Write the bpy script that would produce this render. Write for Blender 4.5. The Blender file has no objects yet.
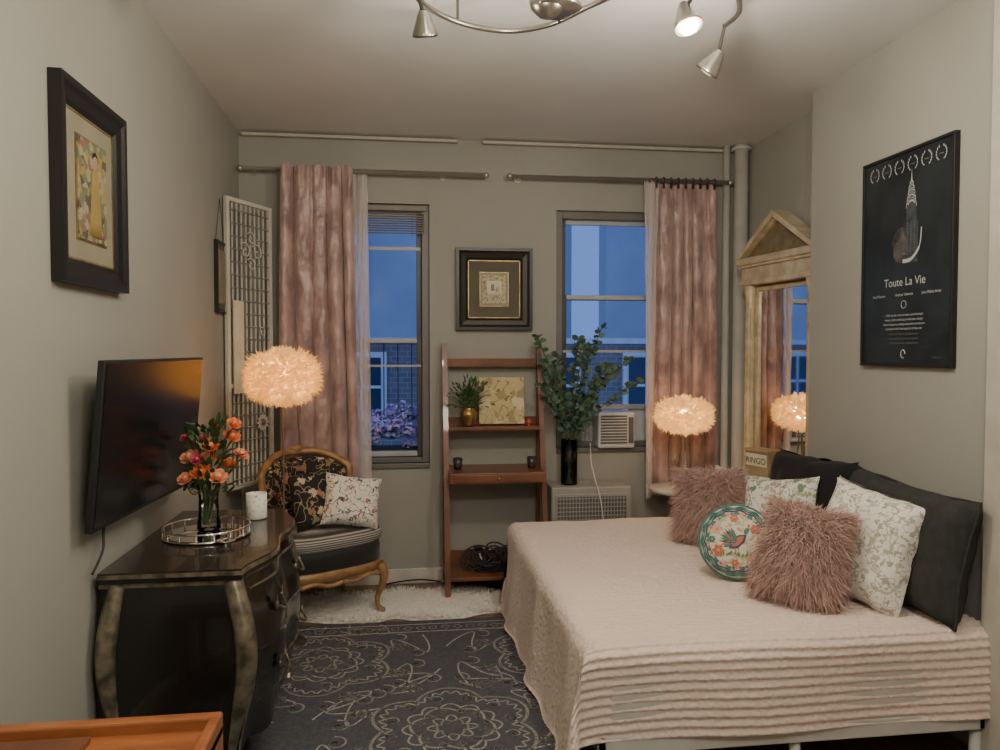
import bpy, bmesh, math, random
from mathutils import Vector, Matrix, Euler, noise
random.seed(7)
V=Vector
pi=math.pi
# ------------------------------------------------------------------ materials
def newmat(name):
    m=bpy.data.materials.new(name); m.use_nodes=True
    nt=m.node_tree; b=nt.nodes['Principled BSDF']
    return m,nt,b
def setin(b,k,v):
    if k in b.inputs: b.inputs[k].default_value=v
def c4(c): return (c[0],c[1],c[2],1)
def mat(name,c,rough=.6,metal=0,c2=None,scale=8,bump=0,bscale=None,emit=None,es=0,sheen=0,stretch=(1,1,1),alpha=1,trans=0,coat=0,spec=None,detail=4):
    m,nt,b=newmat(name)
    N=nt.nodes; L=nt.links
    tc=N.new('ShaderNodeTexCoord'); mp=N.new('ShaderNodeMapping'); mp.inputs['Scale'].default_value=stretch
    L.new(tc.outputs['Object'],mp.inputs[0])
    no=N.new('ShaderNodeTexNoise'); no.inputs['Scale'].default_value=scale; no.inputs['Detail'].default_value=detail
    L.new(mp.outputs[0],no.inputs['Vector'])
    if c2 is None: c2=tuple(x*.88 for x in c)
    r=N.new('ShaderNodeValToRGB'); r.color_ramp.elements[0].position=.35; r.color_ramp.elements[1].position=.65
    r.color_ramp.elements[0].color=c4(c); r.color_ramp.elements[1].color=c4(c2)
    L.new(no.outputs[0],r.inputs[0]); L.new(r.outputs[0],b.inputs['Base Color'])
    setin(b,'Roughness',rough); setin(b,'Metallic',metal); setin(b,'Alpha',alpha)
    setin(b,'Transmission Weight',trans); setin(b,'Coat Weight',coat); setin(b,'Sheen Weight',sheen)
    if spec is not None: setin(b,'Specular IOR Level',spec)
    if emit: setin(b,'Emission Color',c4(emit)); setin(b,'Emission Strength',es)
    if bump:
        n2=N.new('ShaderNodeTexNoise'); n2.inputs['Scale'].default_value=bscale or scale*4; n2.inputs['Detail'].default_value=5
        L.new(mp.outputs[0],n2.inputs['Vector'])
        bp=N.new('ShaderNodeBump'); bp.inputs['Strength'].default_value=bump; bp.inputs['Distance'].default_value=.01
        L.new(n2.outputs[0],bp.inputs['Height']); L.new(bp.outputs[0],b.inputs['Normal'])
    return m
def floral(name,base,cols,scale=12,th=.35,dist=.08,vine=None,rough=.8,vscale=None):
    m,nt,b=newmat(name); N=nt.nodes; L=nt.links
    tc=N.new('ShaderNodeTexCoord')
    no=N.new('ShaderNodeTexNoise'); no.inputs['Scale'].default_value=scale*1.5; no.inputs['Detail'].default_value=2
    L.new(tc.outputs['Object'],no.inputs['Vector'])
    sc=N.new('ShaderNodeVectorMath'); sc.operation='SCALE'; sc.inputs['Scale'].default_value=dist
    L.new(no.outputs[1],sc.inputs[0])
    ad=N.new('ShaderNodeVectorMath'); ad.operation='ADD'
    L.new(tc.outputs['Object'],ad.inputs[0]); L.new(sc.outputs[0],ad.inputs[1])
    vo=N.new('ShaderNodeTexVoronoi'); vo.inputs['Scale'].default_value=scale
    L.new(ad.outputs[0],vo.inputs['Vector'])
    lt=N.new('ShaderNodeMath'); lt.operation='LESS_THAN'; lt.inputs[1].default_value=th
    L.new(vo.outputs['Distance'],lt.inputs[0])
    sx=N.new('ShaderNodeSeparateColor'); L.new(vo.outputs['Color'],sx.inputs[0])
    r=N.new('ShaderNodeValToRGB'); r.color_ramp.interpolation='CONSTANT'
    while len(r.color_ramp.elements)<len(cols): r.color_ramp.elements.new(.5)
    for i,c in enumerate(cols):
        r.color_ramp.elements[i].position=i/len(cols); r.color_ramp.elements[i].color=c4(c)
    L.new(sx.outputs[0],r.inputs[0])
    mx=N.new('ShaderNodeMix'); mx.data_type='RGBA'
    L.new(lt.outputs[0],mx.inputs['Factor']); L.new(r.outputs[0],mx.inputs[7])
    if vine:
        n2=N.new('ShaderNodeTexNoise'); n2.inputs['Scale'].default_value=vscale or scale*1.1; n2.inputs['Detail'].default_value=1
        L.new(tc.outputs['Object'],n2.inputs['Vector'])
        s1=N.new('ShaderNodeMath'); s1.operation='SUBTRACT'; s1.inputs[1].default_value=.5; L.new(n2.outputs[0],s1.inputs[0])
        a1=N.new('ShaderNodeMath'); a1.operation='ABSOLUTE'; L.new(s1.outputs[0],a1.inputs[0])
        l1=N.new('ShaderNodeMath'); l1.operation='LESS_THAN'; l1.inputs[1].default_value=.018; L.new(a1.outputs[0],l1.inputs[0])
        m0=N.new('ShaderNodeMix'); m0.data_type='RGBA'; m0.inputs[6].default_value=c4(base); m0.inputs[7].default_value=c4(vine)
        L.new(l1.outputs[0],m0.inputs['Factor']); L.new(m0.outputs[2],mx.inputs[6])
    else: mx.inputs[6].default_value=c4(base)
    L.new(mx.outputs[2],b.inputs['Base Color']); setin(b,'Roughness',rough)
    return m
def wood(name,c,c2,rough=.4,axis=(1,1,12),coat=.2):
    return mat(name,c,rough,0,c2,scale=3,stretch=axis,bump=.05,coat=coat,detail=8)

# ------------------------------------------------------------------ mesh builder
class MB:
    def __init__(s,name,loc=(0,0,0),rot=(0,0,0)):
        s.name=name; s.loc=loc; s.rot=rot; s.v=[]; s.f=[]; s.mi=[]; s.sm=[]; s.mats=[]
    def m(s,mt):
        if mt not in s.mats: s.mats.append(mt)
        return s.mats.index(mt)
    def add(s,vs,fs,mt,smooth=False,T=None):
        o=len(s.v); k=s.m(mt)
        for p in vs:
            p=V(p)
            if T is not None: p=T@p
            s.v.append(p)
        for f in fs:
            s.f.append([i+o for i in f]); s.mi.append(k); s.sm.append(smooth)
    def box(s,x0,x1,y0,y1,z0,z1,mt,bev=0,T=None):
        if bev<=0:
            vs=[(x,y,z) for x in (x0,x1) for y in (y0,y1) for z in (z0,z1)]
            fs=[(0,1,3,2),(4,6,7,5),(0,4,5,1),(2,3,7,6),(0,2,6,4),(1,5,7,3)]
            s.add(vs,fs,mt,False,T); return
        bm=bmesh.new(); bmesh.ops.create_cube(bm,size=1)
        for v in bm.verts:
            v.co=V(((x0+x1)/2+v.co.x*(x1-x0),(y0+y1)/2+v.co.y*(y1-y0),(z0+z1)/2+v.co.z*(z1-z0)))
        bev=min(bev,.49*min(x1-x0,y1-y0,z1-z0))
        bmesh.ops.bevel(bm,geom=bm.edges[:],offset=bev,segments=2,affect='EDGES',profile=.5)
        bm.verts.index_update()
        s.add([v.co.copy() for v in bm.verts],[[v.index for v in f.verts] for f in bm.faces],mt,False,T); bm.free()
    def grid(s,fn,nu,nv,mt,smooth=True,T=None,closeu=False):
        vs=[fn(i/nu,j/nv) for i in range(nu+1) for j in range(nv+1)]
        fs=[(i*(nv+1)+j,(i+1)*(nv+1)+j,(i+1)*(nv+1)+j+1,i*(nv+1)+j+1) for i in range(nu) for j in range(nv)]
        s.add(vs,fs,mt,smooth,T)
    def lathe(s,prof,mt,c=(0,0,0),n=28,T=None,smooth=True,cap=True):
        vs=[];fs=[]
        for (r,z) in prof:
            for k in range(n):
                a=2*pi*k/n; vs.append((c[0]+r*math.cos(a),c[1]+r*math.sin(a),c[2]+z))
        m=len(prof)
        for i in range(m-1):
            for k in range(n):
                fs.append((i*n+k,i*n+(k+1)%n,(i+1)*n+(k+1)%n,(i+1)*n+k))
        s.add(vs,fs,mt,smooth,T)
        if cap:
            for i in (0,m-1):
                if prof[i][0]>1e-4: s.add(vs[i*n:(i+1)*n],[list(range(n))],mt,False,T)
    def tube(s,pts,r,mt,n=8,T=None,flat=1.0):
        pts=[V(p) for p in pts]; m=len(pts)
        rs=r if isinstance(r,(list,tuple)) else [r]*m
        vs=[];fs=[]; up=None
        for i,p in enumerate(pts):
            d=(pts[min(i+1,m-1)]-pts[max(i-1,0)])
            if d.length<1e-9: d=V((0,0,1))
            d.normalize()
            if up is None:
                up=V((0,0,1)) if abs(d.z)<.9 else V((1,0,0))
            up=(up-d*up.dot(d)); 
            if up.length<1e-6: up=d.orthogonal()
            up.normalize(); q=d.cross(up)
            for k in range(n):
                a=2*pi*k/n; vs.append(p+up*math.cos(a)*rs[i]*flat+q*math.sin(a)*rs[i])
        for i in range(m-1):
            for k in range(n): fs.append((i*n+k,i*n+(k+1)%n,(i+1)*n+(k+1)%n,(i+1)*n+k))
        fs.append(list(range(n))); fs.append(list(range((m-1)*n,m*n)))
        s.add(vs,fs,mt,True,T)
    def cyl(s,p0,p1,r,mt,n=16,r1=None,T=None):
        s.tube([p0,p1],[r,r if r1 is None else r1],mt,n,T)
    def ball(s,c,r,mt,sc=(1,1,1),n=16,T=None):
        c=V(c)
        s.grid(lambda u,v:(c.x+r*sc[0]*math.sin(pi*v)*math.cos(2*pi*u),c.y+r*sc[1]*math.sin(pi*v)*math.sin(2*pi*u),c.z+r*sc[2]*math.cos(pi*v)),n,n//2+2,mt,True,T)
    def leaf(s,p,d,side,L,W,mt,bend=0.0,T=None):
        p=V(p); d=V(d).normalized(); sd=V(side); sd=(sd-d*sd.dot(d))
        if sd.length<1e-6: sd=d.orthogonal()
        sd.normalize(); n=d.cross(sd)
        def pt(t,w): return p+d*L*t+sd*w*W+n*bend*L*(t*t)
        vs=[pt(0,0),pt(.3,-.42),pt(.3,.42),pt(.7,-.4),pt(.7,.4),pt(1,0)]
        s.add(vs,[(0,2,1),(1,2,4,3),(3,4,5)],mt,True,T)
    def strand(s,p,d,L,W,mt,droop=.3,curl=.3):
        p=V(p); d=V(d).normalized(); sd=d.cross(V((random.uniform(-1,1),random.uniform(-1,1),random.uniform(-1,1))))
        if sd.length<1e-6: return
        sd.normalize(); c=V((random.uniform(-1,1),random.uniform(-1,1),random.uniform(-1,1)))*curl+V((0,0,-droop))
        p1=p+d*L*.5+c*L*.12; p2=p+d*L*.9+c*L*.5
        s.add([p-sd*W,p+sd*W,p1-sd*W*.8,p1+sd*W*.8,p2],[(0,1,3,2),(2,3,4)],mt,True)
    def ribbon(s,pts,w,mt,z,clip=None,closed=False):
        n=len(pts)
        for i in range(n-1 if not closed else n):
            a=V((*pts[i],0)); b=V((*pts[(i+1)%n],0)); d=b-a
            if d.length<1e-6: continue
            if clip and not(clip(a) and clip(b)): continue
            d.normalize(); q=V((-d.y,d.x,0))*w/2; e=d*w*.2
            s.add([a-q-e+V((0,0,z)),b-q+e+V((0,0,z)),b+q+e+V((0,0,z)),a+q-e+V((0,0,z))],[(0,1,2,3)],mt)
    def text(s,txt,size,x,z,y,mt,align='CENTER'):
        cu=bpy.data.curves.new('txt','FONT'); cu.body=txt; cu.size=size; cu.align_x=align
        ob=bpy.data.objects.new('txt',cu); bpy.context.scene.collection.objects.link(ob)
        bpy.context.view_layer.update()
        dg=bpy.context.evaluated_depsgraph_get(); me=bpy.data.meshes.new_from_object(ob.evaluated_get(dg))
        s.add([(v.co.x+x,y,v.co.y+z) for v in me.vertices],[list(p.vertices) for p in me.polygons],mt)
        bpy.data.objects.remove(ob); bpy.data.curves.remove(cu); bpy.data.meshes.remove(me)
    def done(s):
        me=bpy.data.meshes.new(s.name); me.from_pydata([tuple(v) for v in s.v],[],s.f)
        for mt in s.mats: me.materials.append(mt)
        me.polygons.foreach_set('material_index',s.mi); me.polygons.foreach_set('use_smooth',s.sm)
        me.validate(); me.update()
        ob=bpy.data.objects.new(s.name,me); ob.location=s.loc; ob.rotation_euler=s.rot
        bpy.context.scene.collection.objects.link(ob); return ob
def orient(p,d):
    q=V(d).normalized().to_track_quat('Z','Y'); return Matrix.Translation(V(p))@q.to_matrix().to_4x4()
def smoothpts(pts,k=6):
    pts=[V(p) for p in pts]; out=[]
    n=len(pts)
    for i in range(n-1):
        p0=pts[max(i-1,0)];p1=pts[i];p2=pts[i+1];p3=pts[min(i+2,n-1)]
        for j in range(k):
            t=j/k
            out.append(.5*((2*p1)+(p2-p0)*t+(2*p0-5*p1+4*p2-p3)*t*t+(3*p1-p0-3*p2+p3)*t**3))
    out.append(pts[-1]); return out

# ------------------------------------------------------------------ shared materials
M_wall=mat('wall_paint',(.335,.335,.305),.7,c2=(.32,.32,.29),scale=2,bump=.06,bscale=60)
M_ceil=mat('ceiling_paint',(.66,.68,.69),.40,c2=(.62,.64,.65),scale=2,bump=.04,bscale=30)
M_trim=mat('trim_paint',(.60,.58,.53),.5)
M_floor=wood('oak_floor',(.22,.12,.06),(.14,.07,.035),.35,(12,1,1))
M_black=mat('black_lacquer',(.005,.0045,.0045),.26,c2=(.008,.007,.006),coat=.4,scale=5)
M_blackm=mat('black_matte',(.012,.012,.013),.5)
M_silver=mat('antique_silver',(.38,.335,.25),.36,.75,c2=(.13,.115,.085),scale=22)
M_nickel=mat('brushed_nickel',(.34,.32,.29),.28,.95,c2=(.28,.26,.235),scale=20)
M_chrome=mat('chrome',(.8,.78,.75),.12,1)
M_gold=mat('antique_gold',(.40,.30,.14),.42,.7,c2=(.25,.17,.07),scale=20)
M_brass=mat('brass',(.65,.42,.15),.25,1)
M_white=mat('white_plastic',(.7,.69,.66),.4)
M_cream=mat('cream_paper',(.75,.68,.52),.8)
M_redwood=wood('red_wood',(.20,.075,.035),(.12,.042,.02),.4,(2,2,2))
M_orangewood=wood('orange_wood',(.36,.13,.045),(.24,.08,.028),.35,(2,10,10))
M_green=mat('leaf_green',(.03,.075,.02),.5,c2=(.06,.12,.03),scale=30)
M_euc=mat('eucalyptus_green',(.045,.10,.07),.5,c2=(.10,.17,.12),scale=25)
M_stem=mat('stem_green',(.07,.09,.03),.6)

def glassmat(name,tint=(1,1,1),fac=.12,rough=.02):
    m=bpy.data.materials.new(name); m.use_nodes=True; nt=m.node_tree; N=nt.nodes; L=nt.links
    N.clear(); o=N.new('ShaderNodeOutputMaterial'); t=N.new('ShaderNodeBsdfTransparent'); t.inputs[0].default_value=c4(tint)
    g=N.new('ShaderNodeBsdfGlossy'); g.inputs['Roughness'].default_value=rough
    lw=N.new('ShaderNodeLayerWeight'); lw.inputs[0].default_value=fac*2
    mx=N.new('ShaderNodeMixShader'); L.new(lw.outputs['Fresnel'],mx.inputs[0]); L.new(t.outputs[0],mx.inputs[1]); L.new(g.outputs[0],mx.inputs[2]); L.new(mx.outputs[0],o.inputs[0])
    return m
M_glass=glassmat('thin_glass',(.93,.96,.95),.12)
M_pane=glassmat('window_pane',(.9,.95,1),.03,.12)
M_darkglass=glassmat('dark_glass',(.32,.50,.40),.15)

# ------------------------------------------------------------------ room shell
XL=-.924; XR=1.98; XN=2.13; YB=4.5; ZC=2.65; YR=-1.3
b=MB('floor'); b.box(XL-.15,XN+.15,YR,YB+.18,-.1,0,M_floor); b.done()
b=MB('ceiling'); b.box(XL-.15,XN+.15,YR,YB+.18,ZC,ZC+.1,M_ceil); b.done()
b=MB('wall_left'); b.box(XL-.15,XL,YR,YB+.18,0,ZC,M_wall); b.done()
b=MB('wall_right'); b.box(XN,XN+.15,YR,YB+.18,0,ZC,M_wall); b.box(XR,XN,YR,3.45,0,ZC,M_wall); b.done()
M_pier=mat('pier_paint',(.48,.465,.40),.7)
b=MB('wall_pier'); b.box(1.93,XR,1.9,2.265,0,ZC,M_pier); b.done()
b=MB('wall_rear'); b.box(XL,XN,YR-.12,YR,0,ZC,M_wall); b.done()
W1=(-.55,.165,.725,2.265); W2=(.934,1.72,.80,2.25)
b=MB('wall_back'); y0,y1=YB,YB+.18
b.box(XL,W1[0],y0,y1,0,ZC,M_wall); b.box(W1[1],W2[0],y0,y1,0,ZC,M_wall); b.box(W2[1],XN,y0,y1,0,ZC,M_wall)
for w in (W1,W2):
    b.box(w[0],w[1],y0,y1,0,w[2],M_wall); b.box(w[0],w[1],y0,y1,w[3],ZC,M_wall)
b.done()
b=MB('baseboard_back'); b.box(XL,.9,YB-.018,YB,0,.09,M_trim,.004); b.done()
b=MB('baseboard_left'); b.box(XL,XL+.018,YR,YB-.02,0,.09,M_trim,.004); b.done()
b=MB('baseboard_right'); b.box(XR-.018,XR,YR,1.89,0,.09,M_trim,.004); b.done()
M_rail=mat('rail_beige',(.50,.47,.41),.45)
b=MB('trim_1'); b.box(-.9,.33,4.45,4.475,2.622,2.64,M_rail,.004); b.done()
b=MB('trim_2'); b.box(.48,2.03,4.45,4.475,2.622,2.64,M_rail,.004); b.done()

# windows
M_wframe=mat('window_frame_taupe',(.16,.155,.15),.45)
M_sash=mat('sash_white',(.45,.46,.48),.45)
M_dsash=mat('sash_dark',(.05,.05,.055),.4)
def window(name,w,zm,zlow):
    b=MB(name); x0,x1,z0,z1=w; f=.045
    ya,yb=4.53,4.63
    b.box(x0,x0+f,ya,yb,z0,z1,M_wframe,.004); b.box(x1-f,x1,ya,yb,z0,z1,M_wframe,.004)
    b.box(x0+f,x1-f,ya,yb,z1-f,z1,M_wframe,.004); b.box(x0+f,x1-f,ya,yb,z0,z0+.03,M_wframe,.004)
    b.box(x0,x1,4.485,4.53,z0-.03,z0,M_wframe,.004)
    g=.03
    def sash(za,zb,yy):
        X0,X1=x0+f,x1-f
        b.box(X0,X0+g,yy,yy+.03,za,zb,M_dsash,.003); b.box(X1-g,X1,yy,yy+.03,za,zb,M_dsash,.003)
        b.box(X0+g,X1-g,yy,yy+.03,zb-g*.9,zb,M_sash,.003); b.box(X0+g,X1-g,yy,yy+.03,za,za+g,M_sash,.003)
        b.add([(X0+g,yy+.015,za+g),(X1-g,yy+.015,za+g),(X1-g,yy+.015,zb-g),(X0+g,yy+.015,zb-g)],[(0,1,2,3)],M_pane)
    sash(zm-.03,z1-f,4.585); sash(zlow,zm,4.55)
    return b
b=window('window_1',W1,1.47,.76)
b.box(W1[0]+.05,W1[1]-.05,4.575,4.584,2.0,2.02,M_sash)
b.box(W1[0]+.05,W1[1]-.05,4.54,4.549,1.30,1.312,M_sash)
for i in range(7):
    x=W1[0]+.1+i*.085; b.cyl((x,4.645,1.0),(x,4.645,1.47),.0035,M_dsash,6)
b.done()
b=window('window_2',W2,1.74,1.03)
b.box(W2[0]+.05,W2[1]-.05,4.54,4.549,1.385,1.4,M_sash)
b.done()
M_blind=mat('blind_taupe',(.25,.23,.21),.6)
b=MB('window_blind'); b.box(W1[0]+.02,W1[1]-.02,4.505,4.53,2.225,2.255,M_blind,.003)
for i in range(9): b.box(W1[0]+.03,W1[1]-.03,4.503,4.528,2.205-i*.014,2.2105-i*.014,M_blind,.001)
for x in (W1[0]+.12,W1[1]-.1): b.cyl((x,4.516,2.26),(x,4.516,2.08),.002,M_blind,6)
b.done()
# air conditioner
M_ac=mat('ac_white',(.62,.63,.65),.5); M_acd=mat('ac_slot',(.1,.1,.11),.6)
b=MB('window_air_conditioner')
b.box(1.185,1.415,4.44,4.66,.80,1.02,M_ac,.012)
for i in range(10): b.box(1.20,1.365,4.434,4.442,.83+i*.018,.839+i*.018,M_acd)
b.box(1.375,1.405,4.434,4.442,.83,.99,M_acd)
b.box(W2[0]+.05,1.183,4.575,4.60,.80,1.03,M_ac,.004); b.box(1.417,W2[1]-.05,4.575,4.60,.80,1.03,M_ac,.004)
for i in range(9): b.box(W2[0]+.06+i*.02,W2[0]+.067+i*.02,4.568,4.577,.81,1.02,M_sash)
b.done()
b=MB('power_cable'); b.tube(smoothpts([(1.14,4.46,.83),(1.10,4.28,.74),(1.11,4.24,.66),(1.15,4.235,.5),(1.17,4.235,.25),(1.13,4.235,.03)]),.004,M_white,6); b.done()
# radiator cover
M_rad=mat('radiator_metal',(.36,.35,.325),.45)
b=MB('radiator_cover'); b.box(.86,1.34,4.26,4.49,0,.60,M_rad,.008)
b.box(.88,1.32,4.252,4.262,.40,.56,M_rad,.003)
for i in range(22): b.box(.895+i*.019,.905+i*.019,4.247,4.254,.415,.545,M_acd)
for j in range(5): b.box(.89,1.31,4.2445,4.249,.43+j*.025,.436+j*.025,M_rad)
b.done()
# steam pipes
M_pipe=mat('pipe_paint',(.54,.53,.49),.5)
b=MB('steam_pipe'); b.cyl((2.065,4.40,0),(2.065,4.40,ZC),.042,M_pipe,24); b.lathe([(.043,0),(.06,.0),(.06,.015),(.043,.02)],M_pipe,(2.065,4.40,ZC-.03)); b.cyl((1.99,4.44,0),(1.99,4.44,ZC),.022,M_pipe,16); b.done()

# curtain rods
M_rod=mat('rod_pewter',(.45,.42,.38),.35,.7)
def rod(name,x0,x1):
    b=MB(name); y=4.41; z=2.425
    b.cyl((x0,y,z),(x1,y,z),.011,M_rod,12); b.cyl(((x0+x1)/2-.15,y,z),(x1,y,z),.0135,M_rod,12)
    for x in (x0,x1): b.ball((x,y,z),.018,M_rod); 
    for x in (x0+.06,x1-.25): b.cyl((x,y,z),(x,4.5,z),.006,M_rod,8); b.lathe([(.0,0),(.02,0),(.02,.006)],M_rod,T=orient((x,4.499,z),(0,-1,0)))
    b.done()
rod('curtain_rod',-.90,.495); rod('curtain_rod',.635,2.0)
# curtains
M_pink=mat('mauve_crushed_velvet',(.50,.34,.32),.34,c2=(.25,.155,.15),scale=12,stretch=(1,1,.55),bump=1.0,bscale=24,sheen=.6,detail=9,spec=.6)
m,nt,bs=newmat('sheer_voile'); setin(bs,'Base Color',(.72,.66,.66,1)); setin(bs,'Alpha',.5); setin(bs,'Roughness',.9); M_sheer=m
def curtain(name,x0,x1,zt,zb,k,mt,amp=.03,y=4.42,flare=.03,seed=0):
    b=MB(name)
    def fn(u,v):
        z=zt+(zb-zt)*v
        w=min(1,.5+v*1.5)
        head=max(0,1-v*9)
        ph=2*pi*k*u+.9*math.sin(2.3*v+seed)+1.2*math.sin(5*u+seed)+.6*math.sin(11*u+1.9*v)
        x=x0+(x1-x0)*u+flare*(u-.5)*v+.014*math.sin(ph*1.0+1.2)
        s_=math.sin(ph); s_=math.copysign(abs(s_)**.75,s_)
        yy=y+amp*w*s_*(.65+.35*math.sin(7*u+seed+v))+.014*noise.noise(V((u*6,v*10,seed)))+.005*noise.noise(V((u*22,v*40,seed)))+head*.008*math.sin(2*pi*k*2.6*u)
        return (x,yy,z+.006*math.sin(ph*.5)+head*.008*math.sin(2*pi*k*2.6*u))
    b.grid(fn,180,110,mt)
    return b
b=curtain('velvet_curtain',-.67,-.285,2.44,.66,5,M_pink,seed=1,flare=.05,y=4.37,amp=.034)
b.done()
b=curtain('velvet_curtain',1.52,1.91,2.41,.50,5,M_pink,seed=4,flare=.05,y=4.43,amp=.034)
for i in range(9):
    x=1.53+i*.046
    b.tube([(x,4.41+.02*math.cos(a*pi/6),2.425+.02*math.sin(a*pi/6)) for a in range(13)],.003,M_blackm,6)
    b.box(x-.006,x+.006,4.402,4.41,2.38,2.405,M_blackm)
b.done()
curtain('sheer_curtain',-.265,-.205,2.41,.60,3,M_sheer,amp=.012,y=4.42,seed=2).done()
curtain('sheer_curtain',1.45,1.525,2.41,.50,3,M_sheer,amp=.012,y=4.395,seed=3,flare=-.06).done()

# ------------------------------------------------------------------ exterior
m,nt,bs=newmat('dusk_brick'); N=nt.nodes; L=nt.links
tc=N.new('ShaderNodeTexCoord'); sp=N.new('ShaderNodeSeparateXYZ'); cb=N.new('ShaderNodeCombineXYZ'); br=N.new('ShaderNodeTexBrick')
L.new(tc.outputs['Object'],sp.inputs[0]); L.new(sp.outputs[0],cb.inputs[0]); L.new(sp.outputs[2],cb.inputs[1]); L.new(cb.outputs[0],br.inputs[0])
br.inputs['Scale'].default_value=4.5; br.inputs['Color1'].default_value=(.2,.16,.16,1); br.inputs['Color2'].default_value=(.27,.2,.19,1); br.inputs['Mortar'].default_value=(.3,.3,.3,1)
L.new(br.outputs[0],bs.inputs['Base Color']); M_brick=m
M_bwhite=mat('facade_white',(.8,.8,.8),.6); M_bwin=mat('facade_glass',(.04,.06,.1),.15); M_stucco=mat('facade_stucco',(.6,.62,.66),.8,c2=(.5,.52,.56),scale=1)
b=MB('brick_building'); b.box(-6,8,8,8.4,-4,1.50,M_brick); b.box(-6,8,7.94,8.0,1.47,1.53,M_bwhite)
for x in (-2.2,-1.05,-.58,.62,1.5,2.5,3.6):
    b.box(x-.1,x+.42,7.95,8.0,.62,1.38,M_bwhite); b.box(x-.04,x+.36,7.94,7.955,.68,1.32,M_bwin); b.box(x-.04,x+.36,7.93,7.95,1.0,1.03,M_bwhite); b.box(x+.145,x+.17,7.93,7.95,.68,1.32,M_bwhite)
b.done()
b=MB('stucco_building'); b.box(-9,3.2,14,14.5,-4,9,M_stucco); b.box(3.6,12,13,13.5,-4,7,M_stucco)
for x in (-3.1,-1.5,1.6,4.6,6.2):
    for z in (2.4,4.9): b.box(x,x+.9,12.93 if x>3.6 else 13.94,13.0 if x>3.6 else 14.0,z,z+1.4,M_bwhite); b.box(x+.1,x+.8,12.9 if x>3.6 else 13.9,12.94 if x>3.6 else 13.95,z+.1,z+1.3,M_stucco)
b.done()
M_purp=mat('hydrangea_purple',(.46,.36,.88),.7,c2=(.70,.60,.98),scale=20); M_planter=mat('planter_dark',(.05,.05,.05),.7)
b=MB('window_flower_box'); b.box(-.5,.14,4.72,4.95,.58,.78,M_planter,.01)
for k in range(46):
    hx=random.uniform(-.46,.12); hy=random.uniform(4.74,4.95); hz=.78+random.random()*.30*(1-abs(hx+.12)/.75)
    for i in range(45):
        a=random.random()*6.28; z=random.uniform(-.4,1); r=math.sqrt(max(0,1-z*z)); n_=V((r*math.cos(a),r*math.sin(a),z))
        b.leaf(V((hx,hy,hz))+n_*.045,n_.orthogonal()+n_*.3,n_.cross(n_.orthogonal()),.022,.02,M_purp)
    for i in range(5):
        a=random.random()*6.28; b.leaf((hx,hy,hz-.03),(math.cos(a),math.sin(a),.2),(math.sin(a),-math.cos(a),0),.08,.04,M_green)
b.done()

# ------------------------------------------------------------------ area rug with ornament
M_rug=mat('rug_charcoal',(.058,.061,.074),.95,c2=(.092,.096,.112),scale=70,bump=.4,bscale=250)
M_rugl=mat('rug_ivory_line',(.56,.54,.50),.95,c2=(.30,.29,.275),scale=90)
RX0,RX1,RY0,RY1=-.82,.9,1.3,3.84
b=MB('area_rug'); b.box(RX0,RX1,RY0,RY1,0.001,.010,M_rug,.003)
clip=lambda p: RX0+.03<p.x<RX1-.03 and RY0+.03<p.y<RY1-.03
zz=.0108
def polar(cx,cy,fr,n,w,a0=0,a1=2*pi):
    pts=[]
    for i in range(n+1):
        a=a0+(a1-a0)*i/n; r=fr(a); pts.append((cx+r*math.cos(a),cy+r*math.sin(a)))
    b.ribbon(pts,w*1.3,M_rugl,zz,clip)
def medallion(cx,cy,S):
    polar(cx,cy,lambda a:S*.10*(1+.25*abs(math.cos(3*a))),60,.006)
    polar(cx,cy,lambda a:S*.20*(.55+.45*abs(math.cos(4*a))),90,.006)
    polar(cx,cy,lambda a:S*.34*(.82+.18*abs(math.cos(3*a+.5))),90,.008)
    polar(cx,cy,lambda a:S*.40*(.84+.16*abs(math.cos(6*a))),120,.006)
    polar(cx,cy,lambda a:S*.62*(.80+.20*abs(math.sin(3*a)))+.012*math.sin(40*a),260,.006)
    polar(cx,cy,lambda a:S*.70*(.80+.20*abs(math.sin(3*a))),200,.010)
    for k in range(12):
        a=k*pi/6+.2; px,py=cx+S*.5*math.cos(a),cy+S*.5*math.sin(a); s=1 if k%2 else -1
        polar(px,py,lambda t:S*.065*(t/9),40,.005,0,9) if s>0 else polar(px,py,lambda t:S*.045*(.6+.4*abs(math.cos(2.5*t))),50,.005)
        polar(cx+S*.27*math.cos(a),cy+S*.27*math.sin(a),lambda t:S*.03*(.5+.5*abs(math.cos(2*t))),30,.005)
    for k in range(8):
        a=k*pi/4+.39; px,py=cx+S*.80*math.cos(a),cy+S*.80*math.sin(a)
        polar(px,py,lambda t:S*.09*(.55+.45*abs(math.cos(3*t+a))),70,.006)
        polar(px,py,lambda t:S*.035*(.55+.45*abs(math.cos(3*t))),40,.005)
        for q in (.25,-.25):
            polar(cx+S*.92*math.cos(a+q),cy+S*.92*math.sin(a+q),lambda t:S*.10*t/8,40,.006,0,8)
        pts=[]
        for i in range(30):
            t=i/29; rr=S*(.74+.42*t); aa=a+.25*math.sin(t*7)
            pts.append((cx+rr*math.cos(aa),cy+rr*math.sin(aa)))
        b.ribbon(pts,.007,M_rugl,zz,clip)
for (cx,cy) in ((.18,2.72),(-.36,3.36),(.72,3.36),(-.36,2.08),(.72,2.08)): medallion(cx,cy,.46)
for d in (.06,.16):
    pts=[(RX0+d,RY0+d),(RX1-d,RY0+d),(RX1-d,RY1-d),(RX0+d,RY1-d)]
    b.ribbon(pts,.008,M_rugl,zz+.0003,clip,True)
for i in range(26):
    polar(RX0+.1+i*.062,RY1-.11,lambda t:.022*(.55+.45*abs(math.cos(2*t+i))),30,.005)
b.done()
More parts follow.
